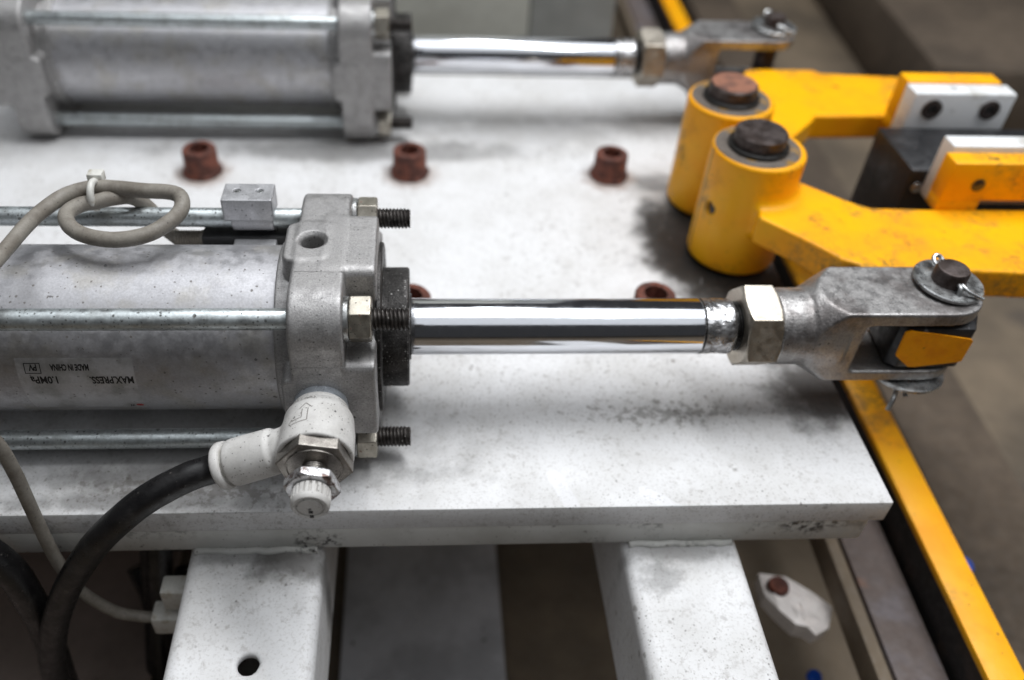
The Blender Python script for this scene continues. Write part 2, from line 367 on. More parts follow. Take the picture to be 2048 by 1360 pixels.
def link_mesh(name, verts, faces, mat, parent=None, smooth=True, base=None, angle=None, label=None):
    b = BASE[parent.name] if parent else Vector(base or (0, 0, 0))
    v = (np.asarray(verts, dtype=np.float64) - np.array(b)) * MM
    me = bpy.data.meshes.new(name)
    fa = np.asarray(faces) if isinstance(faces, np.ndarray) else None
    if fa is not None:
        nf, k = fa.shape
        me.vertices.add(len(v))
        me.vertices.foreach_set("co", v.ravel())
        me.loops.add(nf * k)
        me.loops.foreach_set("vertex_index", fa.ravel().astype(np.int32))
        me.polygons.add(nf)
        me.polygons.foreach_set("loop_start", np.arange(0, nf * k, k, dtype=np.int32))
        me.polygons.foreach_set("loop_total", np.full(nf, k, dtype=np.int32))
        me.update(calc_edges=True)
        me.validate()
    else:
        me.from_pydata([tuple(p) for p in v], [], faces)
        me.update()
    if smooth:
        me.polygons.foreach_set("use_smooth", np.ones(len(me.polygons), dtype=bool))
        if angle is not None:
            me.set_sharp_from_angle(angle=math.radians(angle))
    me.materials.append(MAT[mat] if isinstance(mat, str) else mat)
    o = bpy.data.objects.new(name, me)
    COL.objects.link(o)
    if parent:
        o.parent = parent
    else:
        o.location = b * MM
    BASE[o.name] = b
    if label:
        o["label"] = label
    return o

def single(o, label, cat, group=None):
    o["label"] = label
    o["category"] = cat
    if group:
        o["group"] = group
    return o

def axis_frame(axis):
    a = Vector(axis).normalized()
    t = Vector((0, 0, 1)) if abs(a.z) < 0.9 else Vector((1, 0, 0))
    u = a.cross(t).normalized()
    w = u.cross(a).normalized()
    return a, u, w

def lathe(profile, origin, axis, n=64, rfun=None):
    """profile: list of (distance along axis, radius); radius 0 closes it."""
    a, u, w = axis_frame(axis)
    o = Vector(origin)
    verts, rings = [], []
    for (d, r) in profile:
        if r <= 1e-6:
            rings.append([len(verts)])
            verts.append(o + a * d)
        else:
            ring = []
            for i in range(n):
                t = 2 * math.pi * i / n
                rr = rfun(d, r, t) if rfun else r
                ring.append(len(verts))
                verts.append(o + a * d + (u * math.cos(t) + w * math.sin(t)) * rr)
            rings.append(ring)
    faces = []
    for A, B in zip(rings[:-1], rings[1:]):
        if len(A) == 1 and len(B) == 1:
            continue
        for i in range(n):
            j = (i + 1) % n
            if len(A) == 1:
                faces.append((A[0], B[j], B[i]))
            elif len(B) == 1:
                faces.append((A[i], A[j], B[0]))
            else:
                faces.append((A[i], A[j], B[j], B[i]))
    return verts, faces

def rod_profile(d0, d1, r, c=0.4):
    return [(d0, 0), (d0, r - c), (d0 + c * 0.3, r - c * 0.3), (d0 + c, r), (d1 - c, r), (d1 - c * 0.3, r - c * 0.3), (d1, r - c), (d1, 0)]

def ring_profile(d0, d1, ri, ro, c=0.25):
    return [(d0, ri), (d0, ro - c), (d0 + c, ro), (d1 - c, ro), (d1, ro - c), (d1, ri), (d0, ri)]

def box(x0, x1, y0, y1, z0, z1, c=0.0, rot=None, origin=None):
    import bmesh
    bm = bmesh.new()
    bmesh.ops.create_cube(bm, size=1.0)
    for v in bm.verts:
        v.co = Vector(((x0 + x1) / 2 + v.co.x * (x1 - x0), (y0 + y1) / 2 + v.co.y * (y1 - y0), (z0 + z1) / 2 + v.co.z * (z1 - z0)))
    if c > 0:
        bmesh.ops.bevel(bm, geom=list(bm.edges), offset=c, segments=2, affect='EDGES', profile=0.5)
    bm.verts.index_update()
    vs = [v.co.copy() for v in bm.verts]
    fs = [tuple(l.index for l in f.verts) for f in bm.faces]
    bm.free()
    if rot is not None:
        o = Vector(origin)
        vs = [o + rot @ (v - o) for v in vs]
    return vs, fs

def prism(poly, z0, z1, c=0.0):
    """polygon in XY (counter-clockwise) extruded in z, edges bevelled."""
    import bmesh
    bm = bmesh.new()
    lo = [bm.verts.new((x, y, z0)) for x, y in poly]
    hi = [bm.verts.new((x, y, z1)) for x, y in poly]
    bm.faces.new(lo[::-1])
    bm.faces.new(hi)
    n = len(poly)
    for i in range(n):
        j = (i + 1) % n
        bm.faces.new((lo[i], lo[j], hi[j], hi[i]))
    if c > 0:
        bmesh.ops.bevel(bm, geom=list(bm.edges), offset=c, segments=2, affect='EDGES', profile=0.5)
    bm.verts.index_update()
    vs = [v.co.copy() for v in bm.verts]
    fs = [tuple(l.index for l in f.verts) for f in bm.faces]
    bm.free()
    return vs, fs

def catmull(pts, sub=12):
    P = [Vector(p) for p in pts]
    P = [P[0] * 2 - P[1]] + P + [P[-1] * 2 - P[-2]]
    out = []
    for i in range(1, len(P) - 2):
        a, b, c, d = P[i - 1], P[i], P[i + 1], P[i + 2]
        for k in range(sub):
            t = k / sub
            out.append(0.5 * ((2 * b) + (c - a) * t + (2 * a - 5 * b + 4 * c - d) * t * t + (3 * b - a - 3 * c + d) * t ** 3))
    out.append(P[-2])
    return out

def sweep(pts, r, n=20, sub=12, closed=False):
    path = catmull(pts, sub)
    rad = r if callable(r) else (lambda t: r)
    verts, faces = [], []
    t0 = (path[1] - path[0]).normalized()
    _, u, w = axis_frame(t0)
    prev = t0
    L = len(path)
    for i, p in enumerate(path):
        t = (path[min(i + 1, L - 1)] - path[max(i - 1, 0)]).normalized()
        q = prev.rotation_difference(t)
        u = (q @ u).normalized()
        w = t.cross(u).normalized()
        u = w.cross(t).normalized()
        prev = t
        rr = rad(i / (L - 1))
        for k in range(n):
            a = 2 * math.pi * k / n
            verts.append(p + (u * math.cos(a) + w * math.sin(a)) * rr)
    for i in range(L - 1):
        for k in range(n):
            j = (k + 1) % n
            faces.append((i * n + k, i * n + j, (i + 1) * n + j, (i + 1) * n + k))
    faces.append(tuple(range(n - 1, -1, -1)))
    faces.append(tuple((L - 1) * n + k for k in range(n)))
    return verts, faces

def join(*parts):
    V, F = [], []
    for v, f in parts:
        o = len(V)
        V += list(v)
        F += [tuple(i + o for i in q) for q in f]
    return V, F

# ---- signed distance shapes turned into meshes (rounded, cast-looking bodies)
def surface_nets(f, lo, hi, h):
    ax = [np.arange(lo[i], hi[i] + h, h) for i in range(3)]
    X, Y, Z = np.meshgrid(*ax, indexing='ij')
    D = f(X, Y, Z).astype(np.float32)
    S = D < 0
    nx, ny, nz = D.shape
    acc = np.zeros((nx - 1, ny - 1, nz - 1, 3), dtype=np.float32)
    cnt = np.zeros((nx - 1, ny - 1, nz - 1), dtype=np.float32)
    for axis in range(3):
        o1, o2 = [(1, 2), (0, 2), (0, 1)][axis]
        for a in (0, 1):
            for b in (0, 1):
                sl0 = [slice(0, -1)] * 3
                sl0[o1] = slice(a, D.shape[o1] - 1 + a)
                sl0[o2] = slice(b, D.shape[o2] - 1 + b)
                sl1 = list(sl0)
                sl1[axis] = slice(1, D.shape[axis])
                d0, d1 = D[tuple(sl0)], D[tuple(sl1)]
                cr = S[tuple(sl0)] != S[tuple(sl1)]
                t = np.where(cr, d0 / np.where(cr, d0 - d1, 1), 0)
                cnt += cr
                acc[..., axis] += np.where(cr, t, 0)
                acc[..., o1] += np.where(cr, a, 0)
                acc[..., o2] += np.where(cr, b, 0)
    act = cnt > 0
    idx = np.full(act.shape, -1, dtype=np.int64)
    idx[act] = np.arange(act.sum())
    ii = np.argwhere(act)
    V = (ii + acc[act] / cnt[act][:, None]) * h + np.array(lo)
    quads = []
    for axis in range(3):
        o1, o2 = [(1, 2), (2, 0), (0, 1)][axis]
        s0 = [slice(None)] * 3
        s0[axis] = slice(0, D.shape[axis] - 1)
        s1 = [slice(None)] * 3
        s1[axis] = slice(1, D.shape[axis])
        A, B = S[tuple(s0)], S[tuple(s1)]
        e = np.argwhere(A != B)
        e = e[(e[:, o1] > 0) & (e[:, o2] > 0) & (e[:, o1] < D.shape[o1] - 1) & (e[:, o2] < D.shape[o2] - 1)]
        inside = A[tuple(e.T)]
        def cell(d1, d2):
            c = e.copy()
            c[:, o1] -= d1
            c[:, o2] -= d2
            return idx[tuple(c.T)]
        q = np.stack([cell(1, 1), cell(0, 1), cell(0, 0), cell(1, 0)], axis=1)
        q[~inside] = q[~inside][:, ::-1]
        quads.append(q)
    return V, np.concatenate(quads)

def sd_box(X, Y, Z, c, hs, r=0.0):
    dx, dy, dz = np.abs(X - c[0]) - hs[0] + r, np.abs(Y - c[1]) - hs[1] + r, np.abs(Z - c[2]) - hs[2] + r
    return np.sqrt(np.maximum(dx, 0) ** 2 + np.maximum(dy, 0) ** 2 + np.maximum(dz, 0) ** 2) + np.minimum(np.maximum(dx, np.maximum(dy, dz)), 0) - r

def sd_ext(d2, t, half, r=0.0):
    """2D distance d2 extruded along t (already centred), rounded by r."""
    a, b = d2 + r, np.abs(t) - half + r
    return np.minimum(np.maximum(a, b), 0) + np.sqrt(np.maximum(a, 0) ** 2 + np.maximum(b, 0) ** 2) - r

def sd_rbox2(a, b, ha, hb, r):
    qa, qb = np.abs(a) - ha + r, np.abs(b) - hb + r
    return np.minimum(np.maximum(qa, qb), 0) + np.sqrt(np.maximum(qa, 0) ** 2 + np.maximum(qb, 0) ** 2) - r

def smin(a, b, k):
    h = np.clip(0.5 + 0.5 * (b - a) / k, 0, 1)
    return b + (a - b) * h - k * h * (1 - h)

def smax(a, b, k):
    return -smin(-a, -b, k)

def sd_poly(X, Y, poly):
    P = np.array(poly, dtype=float)
    d = np.full(X.shape, 1e9)
    s = np.ones(X.shape)
    n = len(P)
    j = n - 1
    for i in range(n):
        e = P[j] - P[i]
        wx, wy = X - P[i][0], Y - P[i][1]
        t = np.clip((wx * e[0] + wy * e[1]) / (e @ e), 0, 1)
        d = np.minimum(d, (wx - e[0] * t) ** 2 + (wy - e[1] * t) ** 2)
        c1, c2, c3 = Y >= P[i][1], Y < P[j][1], e[0] * wy > e[1] * wx
        s = np.where((c1 & c2 & c3) | (~c1 & ~c2 & ~c3), -s, s)
        j = i
    return s * np.sqrt(d)

def hex_mesh(origin, axis, d0, d1, R, bore, phase, h=0.3, cham=0.16, both=True):
    """hexagonal nut; R corner radius; chamfered corners; phase = angle of one corner."""
    a, u, w = axis_frame(axis)
    ap = R * math.cos(math.pi / 6)
    def f(A, U, W):
        d = np.full(A.shape, -1e9)
        for k in range(6):
            t = phase + math.pi / 6 + k * math.pi / 3
            d = np.maximum(d, U * math.cos(t) + W * math.sin(t) - ap)
        rad = np.sqrt(U * U + W * W)
        mid, half = (d0 + d1) / 2, (d1 - d0) / 2
        d = np.maximum(d, np.abs(A - mid) - half)
        k = 0.5
        cone = (rad - R * (1 - cham * 0.62)) * k + (np.abs(A - mid) - half if both else (A - mid) - half)
        d = np.maximum(d, cone * 0.9)
        if bore:
            d = np.maximum(d, bore - rad)
        return d
    V, F = surface_nets(f, (d0 - 2 * h, -R - 2 * h, -R - 2 * h), (d1 + 2 * h, R + 2 * h, R + 2 * h), h)
    o = np.array(origin)
    V2 = o + V[:, :1] * np.array(a) + V[:, 1:2] * np.array(u) + V[:, 2:3] * np.array(w)
    return V2, F[:, ::-1] if np.dot(np.cross(np.array(a), np.array(u)), np.array(w)) < 0 else F

def ax_phase(axis, direction):
    """angle of a world direction in the axis frame."""
    a, u, w = axis_frame(axis)
    d = Vector(direction)
    return math.atan2(d.dot(w), d.dot(u))

def thread_mesh(origin, axis, d0, d1, R, depth, pitch, n=40, lean=1.0):
    prof = [(d0, 0)]
    d = d0
    while d + pitch <= d1 - 0.3:
        prof += [(d, R - depth), (d + pitch * 0.42, R), (d + pitch * 0.58, R)]
        d += pitch
    prof += [(d, R - depth), (d1 - 0.3, R - depth * 0.4), (d1, R - depth * 1.3), (d1, 0)]
    V, F = lathe(prof, origin, axis, n)
    a, u, w = axis_frame(axis)
    o = Vector(origin)
    side = a.cross(Vector((0, -0.72, 0.69)))
    out = []
    for v in V:
        rel = v - o
        k = rel.dot(side) / R * pitch * 0.25 * lean
        out.append(v + a * k if 0.2 < (rel.dot(a) - d0) < (d1 - d0) - 0.2 else v)
    return out, F

def copy_tree(o, offset, skip=()):
    def rec(src, par):
        c = src.copy()
        COL.objects.link(c)
        c.parent = par
        for ch in src.children:
            if ch.name.split('.')[0] not in skip:
                rec(ch, c)
        return c
    r = rec(o, None)
    r.location = o.location + Vector(offset) * MM
    return r

def text_mesh(body, size, bold=0.0):
    cu = bpy.data.curves.new("lettering", 'FONT')
    cu.body = body
    cu.size = size
    cu.resolution_u = 3
    cu.offset = bold
    ob = bpy.data.objects.new("lettering_tmp", cu)
    COL.objects.link(ob)
    dg = bpy.context.evaluated_depsgraph_get()
    dg.update()
    me = ob.evaluated_get(dg).to_mesh()
    V = [v.co.copy() for v in me.vertices]
    F = [tuple(p.vertices) for p in me.polygons]
    ob.evaluated_get(dg).to_mesh_clear()
    bpy.data.objects.remove(ob)
    bpy.data.curves.remove(cu)
    return V, F

# ------------------------------------------------------------------ setting
ZP = -39.0
floor = link_mesh('floor', [(-6000, -6000, -230), (6000, -6000, -230), (6000, 9000, -230), (-6000, 9000, -230)], [(0, 1, 2, 3)], 'floor', smooth=False, base=(0, 0, -230))
floor["kind"] = "structure"

# machine table: a plate on a backing plate, carried by square tubes
table = thing('machine_table', (0, 120, -113), 'white painted steel machine table with dirty top carrying the cylinders', 'table')
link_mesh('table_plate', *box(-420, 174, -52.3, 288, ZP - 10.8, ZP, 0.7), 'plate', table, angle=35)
link_mesh('backing_plate', *box(-419, 169.5, -51.2, 284, ZP - 23.8, ZP - 11.1, 0.9), 'edge', table, angle=35)

def tube_beam(x0, x1, z1, hole=None):
    H = 50.0
    def f(X, Y, Z):
        a = sd_rbox2(X - (x0 + x1) / 2, Z - (z1 - H / 2), (x1 - x0) / 2, H / 2, 5.0)
        a = np.maximum(a, -sd_rbox2(X - (x0 + x1) / 2, Z - (z1 - H / 2), (x1 - x0) / 2 - 4, H / 2 - 4, 3.0))
        if hole:
            b = np.sqrt((X - hole[0]) ** 2 + (Y - hole[1]) ** 2) - 3.6
            a = np.maximum(a, -np.maximum(b, z1 - 12 - Z))
        return a
    V, F = surface_nets(f, (x0 - 3, -170, z1 - H - 3), (x1 + 3, 40, z1 + 3), 1.0)
    return V, F
link_mesh('beam', *tube_beam(-80.5, -31.5, ZP - 24.0, (-53, -94.8)), 'beam', table, label='tube beam with a drilled hole near its end')
link_mesh('beam', *tube_beam(78.5, 123.0, ZP - 24.0), 'beam', table)

# ------------------------------------------------------------------ pneumatic cylinder
T = 28.0
cyl = thing('pneumatic_cylinder', (-100, 0, ZP), 'nearer pneumatic cylinder with printed sticker, chrome rod extended to a fork over the plate', 'cylinder', 'twin pneumatic cylinders')

def cover_sdf(X, Y, Z):
    H, R = 38.3, 14.5
    sq = sd_rbox2(Y, Z, H, H, R)
    body = sd_ext(sq, X + 29.2, 8.6, 1.3)                          # -37.8 .. -20.6
    # front half: corners cut out round the tie rod nuts
    notch = sd_rbox2(np.abs(Y) - 40.0, np.abs(Z) - 40.0, 23.4, 23.4, 5.0)
    plus = smax(sq, -notch, 4.0)
    front = sd_ext(plus, X + 20.0, 9.2, 1.0)                       # -29.2 .. -10.8
    d = smin(body, front, 1.0)
    # port bosses on top and on the front
    b1 = sd_ext(sd_rbox2(X + 34.0, Y, 7.4, 10.6, 3.0), Z - 30.3, 8.0, 1.2)
    b2 = sd_ext(sd_rbox2(X + 34.0, Z, 7.4, 10.6, 3.0), Y + 30.3, 8.0, 1.2)
    d = smin(d, smin(b1, b2, 0.5), 1.6)
    rr = np.sqrt(Y * Y + Z * Z)
    spig = sd_ext(rr - 30.9, X + 41.0, 3.2, 0.5)
    d = np.minimum(d, spig)
    # flash line left by the mould halves
    # top port with chamfer
    pr = np.sqrt((X + 32.2) ** 2 + Y ** 2)
    hole = np.maximum(pr - 3.75, 4.0 - Z)
    cham = np.maximum(pr - 3.75 - np.maximum(Z - 37.3, 0) * 0.9, 36 - Z)
    d = np.maximum(d, -np.minimum(hole, cham))
    return d
CV, CF = surface_nets(cover_sdf, (-45.2, -40, -40), (-9.6, 40, 40), 0.55)
rod_cover = link_mesh('rod_cover', CV, CF, 'cast_alu', cyl)
RV = CV.copy()
RV[:, 0] = -231.0 - RV[:, 0]
link_mesh('rear_cover', RV, CF[:, ::-1].copy(), 'cast_alu', cyl)
# fine mould parting lines on the cover
for (y, z) in ((-17.0, 38.32), (-38.32, 16.6)):
    c = 0.06
    link_mesh('mould_line', *box(-36.5, -12.0, y - c, y + c, z - c, z + c, 0.0), 'cast_alu', rod_cover)

link_mesh('tube', *lathe([(-187, 24), (-187, 29.3), (-43.6, 29.3), (-43.6, 24)], (0, 0, 0), (1, 0, 0), 160), 'tube_alu', cyl, angle=40)

for k, (y, z) in enumerate(((-T, T), (T, T), (-T, -T), (T, -T))):
    tr = link_mesh('tie_rod', *lathe(rod_profile(-212, -19, 3.5, 0.3), (0, y, z), (1, 0, 0), 40), 'zinc_rod', cyl, angle=40)
    link_mesh('threaded_end', *thread_mesh((0, y, z), (1, 0, 0), -19, 0, 3.72, 0.55, 1.27), 'thread', tr, angle=50)
    # split spring washer
    V, F = lathe(ring_profile(-20.7, -18.95, 3.7, 7.35, 0.25), (0, y, z), (1, 0, 0), 72)
    link_mesh('spring_washer', V, F, 'washer', tr, angle=35)
    ph = ax_phase((1, 0, 0), (0, -math.cos(math.radians((52, 70, 33, 40)[k])), math.sin(math.radians((52, 70, 33, 40)[k]))))
    link_mesh('nut', *hex_mesh((0, y, z), (1, 0, 0), -18.8, -11.85, 7.75, 3.4, ph, 0.28), 'nut', tr)

link_mesh('retainer_plate', *lathe(ring_profile(-11.2, -9.4, 10.4, 30.5, 0.4), (0, 0, 0), (1, 0, 0), 96), 'gland', cyl, angle=40)
link_mesh('gland_flange', *lathe([(-10, 10.6), (-10, 21.3), (-9.4, 21.5), (-0.9, 21.5), (-0.3, 20.9), (-0.3, 12.2), (0.3, 11.9), (0.3, 10.6), (-10, 10.6)], (0, 0, 0), (1, 0, 0), 96), 'gland', cyl, angle=40)

prod = link_mesh('piston_rod', *lathe(rod_profile(-40, 106.0, 10.3, 0.5), (0, 0, 0), (1, 0, 0), 128), 'chrome', cyl, angle=50)
rnd = random.Random(3)
ph4 = [rnd.uniform(0, 6.28) for _ in range(4)]
def crinkle(d, r, t):
    return r + (0.10 * math.sin(3 * t + ph4[0] + d * 0.5) + 0.07 * math.sin(7 * t + ph4[1] - d) + 0.05 * math.sin(13 * t + ph4[2] + d * 2.1)) * (1 if r > 6 else 0)
prof = [(105.2, 9.2), (105.8, 10.35)] + [(106.4 + i * 0.6, 10.22) for i in range(18)] + [(117.6, 9.9), (118.1, 9.2), (118.1, 7)]
link_mesh('wrench_flat_sleeve', *lathe(prof, (0, 0, 0), (1, 0, 0), 96, crinkle), 'wrapped', prod)
def ragged(d, r, t):
    return r + 0.35 * max(0, math.sin(5 * t + 1)) * max(0, math.sin(t * 2.0 - 0.6))
link_mesh('grease_line', *lathe([(105.6, 9.5), (105.9, 10.33), (106.6, 10.36), (106.9, 9.5)], (0, 0, 0), (1, 0, 0), 120, ragged), 'seal', prod)
link_mesh('threaded_end', *thread_mesh((0, 0, 0), (1, 0, 0), 116, 124, 9.2, 0.6, 1.0), 'seal', prod, angle=50)

ph = ax_phase((1, 0, 0), (0, -math.cos(math.radians(48)), math.sin(math.radians(48))))
link_mesh('lock_nut', *hex_mesh((0, 0, 0), (1, 0, 0), 120.4, 133.0, 16.2, 8.5, ph, 0.4, 0.2), 'bright_nut', cyl)

# fork head
PINX, PINY = 196.0, 3.5
ROLL = 0.0
def rolled(vf):
    c_, s_ = math.cos(ROLL), math.sin(ROLL)
    return [Vector((v[0], v[1] * c_ + v[2] * s_, -v[1] * s_ + v[2] * c_)) for v in vf[0]], vf[1]
def clevis_sdf(X, Y, Z):
    rr = np.sqrt(Y * Y + Z * Z)
    shank = sd_ext(rr - 14.3, X - 145.0, 12.2, 0.8)
    yc, hy, hz = 1.2, 14.2, 16.4
    blk = sd_ext(sd_rbox2(X - 176.5, Y - yc, 31.0, hy, 0.5), Z, hz, 1.0)
    # rounded end in plan
    endr = np.where(X > 194.0, np.sqrt((X - 194.0) ** 2 + (Y - yc) ** 2) - 13.9, -50.0)
    blk = smax(blk, endr, 0.6)
    cone = (rr - (16.2 + (X - 147.2) * 0.66)) * 0.83
    blk = smax(blk, cone, 0.7)
    d = smin(shank, blk, 2.2)
    slot = sd_ext(sd_rbox2(X - 195.0, Z + 0.3, 32.5, 11.2, 2.0), Y, 60, 0.1)
    d = smax(d, -slot, 0.7)
    bore = np.sqrt((X - PINX) ** 2 + (Y - PINY) ** 2) - 6.1
    return np.maximum(d, -bore)
clevis = link_mesh('clevis', *rolled(surface_nets(clevis_sdf, (131.5, -17, -19), (210, 18, 19), 0.55)), 'clevis', cyl)

pin = link_mesh('clevis_pin', *rolled(lathe([(-24, 0), (-24, 5.2), (-23.4, 5.9), (24.0, 5.9), (24.7, 5.4), (24.9, 4.6), (24.9, 0)], (PINX, PINY, 0), (0, 0, 1), 64)), 'pin', cyl, angle=40)
def tilted_washer(c, axis, t0, t1, ri, ro):
    return lathe(ring_profile(t0, t1, ri, ro, 0.4), c, axis, 72)
link_mesh('washer', *rolled(tilted_washer((PINX + 0.8, PINY + 0.6, 17.9), (0.05, -0.02, 1), -0.9, 0.9, 6.2, 12.5)), 'washer', pin, angle=40)
link_mesh('washer', *rolled(tilted_washer((PINX - 5.0, PINY - 7.5, -18.8), (-0.02, 0.06, 1), -0.9, 0.9, 6.2, 14.0)), 'washer', pin, angle=40)
def cotter(z, front_len, spread, flip=1):
    px, py = PINX, PINY
    dirv = Vector((0.16, -1, 0)).normalized()
    side = Vector((1, 0.16, 0)).normalized()
    def at(s, l, dz=0):
        return Vector((px, py, z)) + dirv * s + side * l + Vector((0, 0, dz))
    a = sweep([at(-5, -0.5), at(0, -0.5), at(6.2, -0.6), at(8.0, -0.9, -1.5 * flip), at(8.6, -1.1, -4.2 * flip)], 0.85, 10, 8)
    b = sweep([at(-5, 0.5), at(0, 0.5), at(6.2, 0.6), at(9.0, 2.0, -1.0 * flip), at(11.6, 6.4 * spread, -2.6 * flip)], 0.85, 10, 8)
    eye = sweep([at(-5, -0.5), at(-7.2, -1.7, 0.4), at(-9.3, -1.2, 1.4), at(-9.8, 0.2, 2.0), at(-9.0, 1.5, 1.4), at(-7.0, 1.7, 0.4), at(-5, 0.5)], 0.85, 10, 8)
    return join(a, b, eye)
link_mesh('cotter_pin', *rolled(cotter(21.2, 9, 1.0)), 'washer', pin, angle=60)
low_cotter = join(sweep([(191, 4, -21.5), (188, -6, -21.5), (185.5, -12, -22.0), (183.4, -15.5, -24.5), (182.0, -17.2, -28.0)], 0.95, 10, 8),
                  sweep([(192, 4, -21.5), (190, -6, -21.5), (188.5, -12.5, -22.0), (188.6, -14.6, -23.4)], 0.85, 10, 8))
link_mesh('cotter_pin', *low_cotter, 'washer', pin, angle=60)

back = copy_tree(cyl, (0, 231.6, 0))
for ch in back.children:
    if ch.name.split('.')[0] in ('piston_rod', 'lock_nut', 'clevis', 'clevis_pin'):
        ch.location.x += 8.0 * MM      # this rod stands out a little further
back["label"] = 'farther pneumatic cylinder, out of focus, with rear end block visible at the left'

# printed sticker on the nearer cylinder, upside down for the viewer
RT = 29.3
def wrap(xc, ang, px, py, lift, r=RT):
    """sticker coords (px to the text's right, py up) -> tube surface; text is upside down seen from the front."""
    x = xc - px
    a = math.radians(ang) - py / r
    return Vector((x, -(r + lift) * math.cos(a), (r + lift) * math.sin(a)))
def wrapped_grid(x0, x1, a0, a1, lift, na=24):
    V, F = [], []
    for i in range(na + 1):
        a = math.radians(a0 + (a1 - a0) * i / na)
        for x in (x0, x1):
            V.append(Vector((x, -(RT + lift) * math.cos(a), (RT + lift) * math.sin(a))))
    for i in range(na):
        F.append((2 * i, 2 * i + 1, 2 * i + 3, 2 * i + 2))
    return V, F
def wrapped_text(body, size, xr, ang, width, lift=0.09):
    V, F = text_mesh(body, size, 0.13)
    w0, w1 = min(v.x for v in V), max(v.x for v in V)
    s = width / (w1 - w0)
    return [wrap(xr, ang, (v.x - w0) * s, v.y, lift) for v in V], F
st = link_mesh('sticker', *wrapped_grid(-127.4, -90.2, -27, 21.8, 0.04), 'sticker', cyl)
link_mesh('lettering', *wrapped_text("MAX.PRESS.", 4.1, -90.9, 7.9, 14.0), 'ink', st, smooth=False)
link_mesh('lettering', *wrapped_text("1.0MPa", 4.1, -115.2, 8.2, 8.6), 'ink', st, smooth=False)
link_mesh('lettering', *wrapped_text("MADE IN CHINA", 3.2, -104.4, 17.2, 12.3), 'ink', st, smooth=False)
link_mesh('lettering', *wrapped_text("PV", 3.4, -120.9, 17.4, 2.6), 'ink', st, smooth=False)
def frame_strip(x0, x1, a0, a1, t):
    ta = math.degrees(t / RT)
    return join(wrapped_grid(x0, x1, a0, a0 + ta, 0.09, 1), wrapped_grid(x0, x1, a1 - ta, a1, 0.09, 1), wrapped_grid(x0, x0 + t, a0, a1, 0.09, 6), wrapped_grid(x1 - t, x1, a0, a1, 0.09, 6))
link_mesh('printed_box', *frame_strip(-124.9, -119.7, 10.6, 18.4, 0.28), 'ink', st, smooth=False)
V, F = [], []
for i in range(20):
    t = 2 * math.pi * i / 20
    V.append(wrap(-92.3, -23.2, 1.25 * math.cos(t), 1.0 * math.sin(t), 0.09))
link_mesh('red_mark', V, [tuple(range(20))], 'red', st, smooth=False)
link_mesh('lettering', *wrapped_text("W", 2.2, -93.8, -22.5, 2.0), 'ink', st, smooth=False)

# ------------------------------------------------------------------ speed controller on the front port
PX = -29.0
sc = thing('speed_controller', (PX, -38.3, 0), 'dusty white elbow flow fitting with ribbed knob on the nearer cylinder', 'valve fitting')
AX = (0, -1, 0)
link_mesh('seal_ring', *lathe([(36, 0), (36, 9.0), (40.6, 9.0), (41.0, 8.6), (41.0, 0)], (PX, 0, 0), AX, 80), 'seal_ring', sc, angle=40)
def body_sdf(X, Y, Z):
    A = -Y
    rr = np.sqrt((X - PX) ** 2 + Z ** 2)
    r_of = np.interp(A, [41.0, 43.0, 43.4, 46.2, 50.0, 52.0, 60.0], [9.3, 9.3, 9.9, 11.2, 11.5, 11.8, 11.9])
    b = smax((rr - r_of) * 0.93, np.abs(A - 51.2) - 10.2, 0.9)
    g = np.maximum(np.abs(A - 43.1) - 0.3, 8.8 - rr)
    b = np.maximum(b, -g)
    ca, sa = math.cos(math.radians(22.5)), math.sin(math.radians(22.5))
    L = -(X - PX) * ca - (Z - 1.0) * sa
    q = (X - PX) * -sa + (Z - 1.0) * ca
    er = np.sqrt((Y + 54.0) ** 2 + q ** 2)
    er_of = np.interp(L, [0, 13.6, 15.2, 28, 30], [6.7, 6.7, 7.55, 7.75, 7.6])
    e = smax((er - er_of) * 0.95, np.abs(L - 15.0) - 15.0, 0.7)
    d = smin(b, e, 1.2)
    socket = np.maximum(np.sqrt((X - PX) ** 2 + Z ** 2) - 10.4, 60.0 - A)
    return np.maximum(d, -socket)
body = link_mesh('body', *surface_nets(body_sdf, (PX - 33, -64, -19), (PX + 14, -40, 13.5), 0.42), 'plastic', sc)
EC = Vector((PX, -54.0, 1.0))
ED = Vector((-math.cos(math.radians(22.5)), 0, -math.sin(math.radians(22.5))))
link_mesh('release_collar', *lathe([(28, 4.9), (28, 6.6), (31.4, 6.6), (31.4, 4.9)], EC, ED, 64), 'ring_grey', sc, angle=40)
link_mesh('release_ring', *lathe([(31.2, 5.0), (31.2, 7.2), (31.6, 7.7), (33.4, 7.9), (34.2, 7.5), (34.6, 6.6), (34.6, 5.0)], EC, ED, 64), 'plastic', sc, angle=50)
hp = ax_phase(AX, (-math.cos(math.radians(71)), 0, math.sin(math.radians(71))))
hx = link_mesh('hex_body', *hex_mesh((PX, 0, 0), AX, 60.2, 65.2, 11.9, 0, hp, 0.3, 0.05), 'hexgrey', sc)
link_mesh('face_groove', *lathe([(64.9, 9.0), (65.55, 8.8), (65.6, 8.5), (65.55, 8.3), (64.9, 8.1)], (PX, 0, 0), AX, 80), 'hexgrey', hx, angle=30)
link_mesh('stem', *thread_mesh((PX, 0, 0), AX, 62, 73, 3.9, 0.35, 0.8), 'hexgrey', sc, angle=50)
link_mesh('lock_nut', *hex_mesh((PX, 0, 0), AX, 70.3, 73.8, 8.6, 3.5, ax_phase(AX, (-math.cos(math.radians(72)), 0, math.sin(math.radians(72)))), 0.25, 0.22), 'rubnut', sc)
def ribs(d, r, t):
    if 74.5 < d < 78.0 and r > 5:
        return r - (0.85 if (t / (2 * math.pi) * 20) % 1.0 < 0.34 else 0.0)
    return r
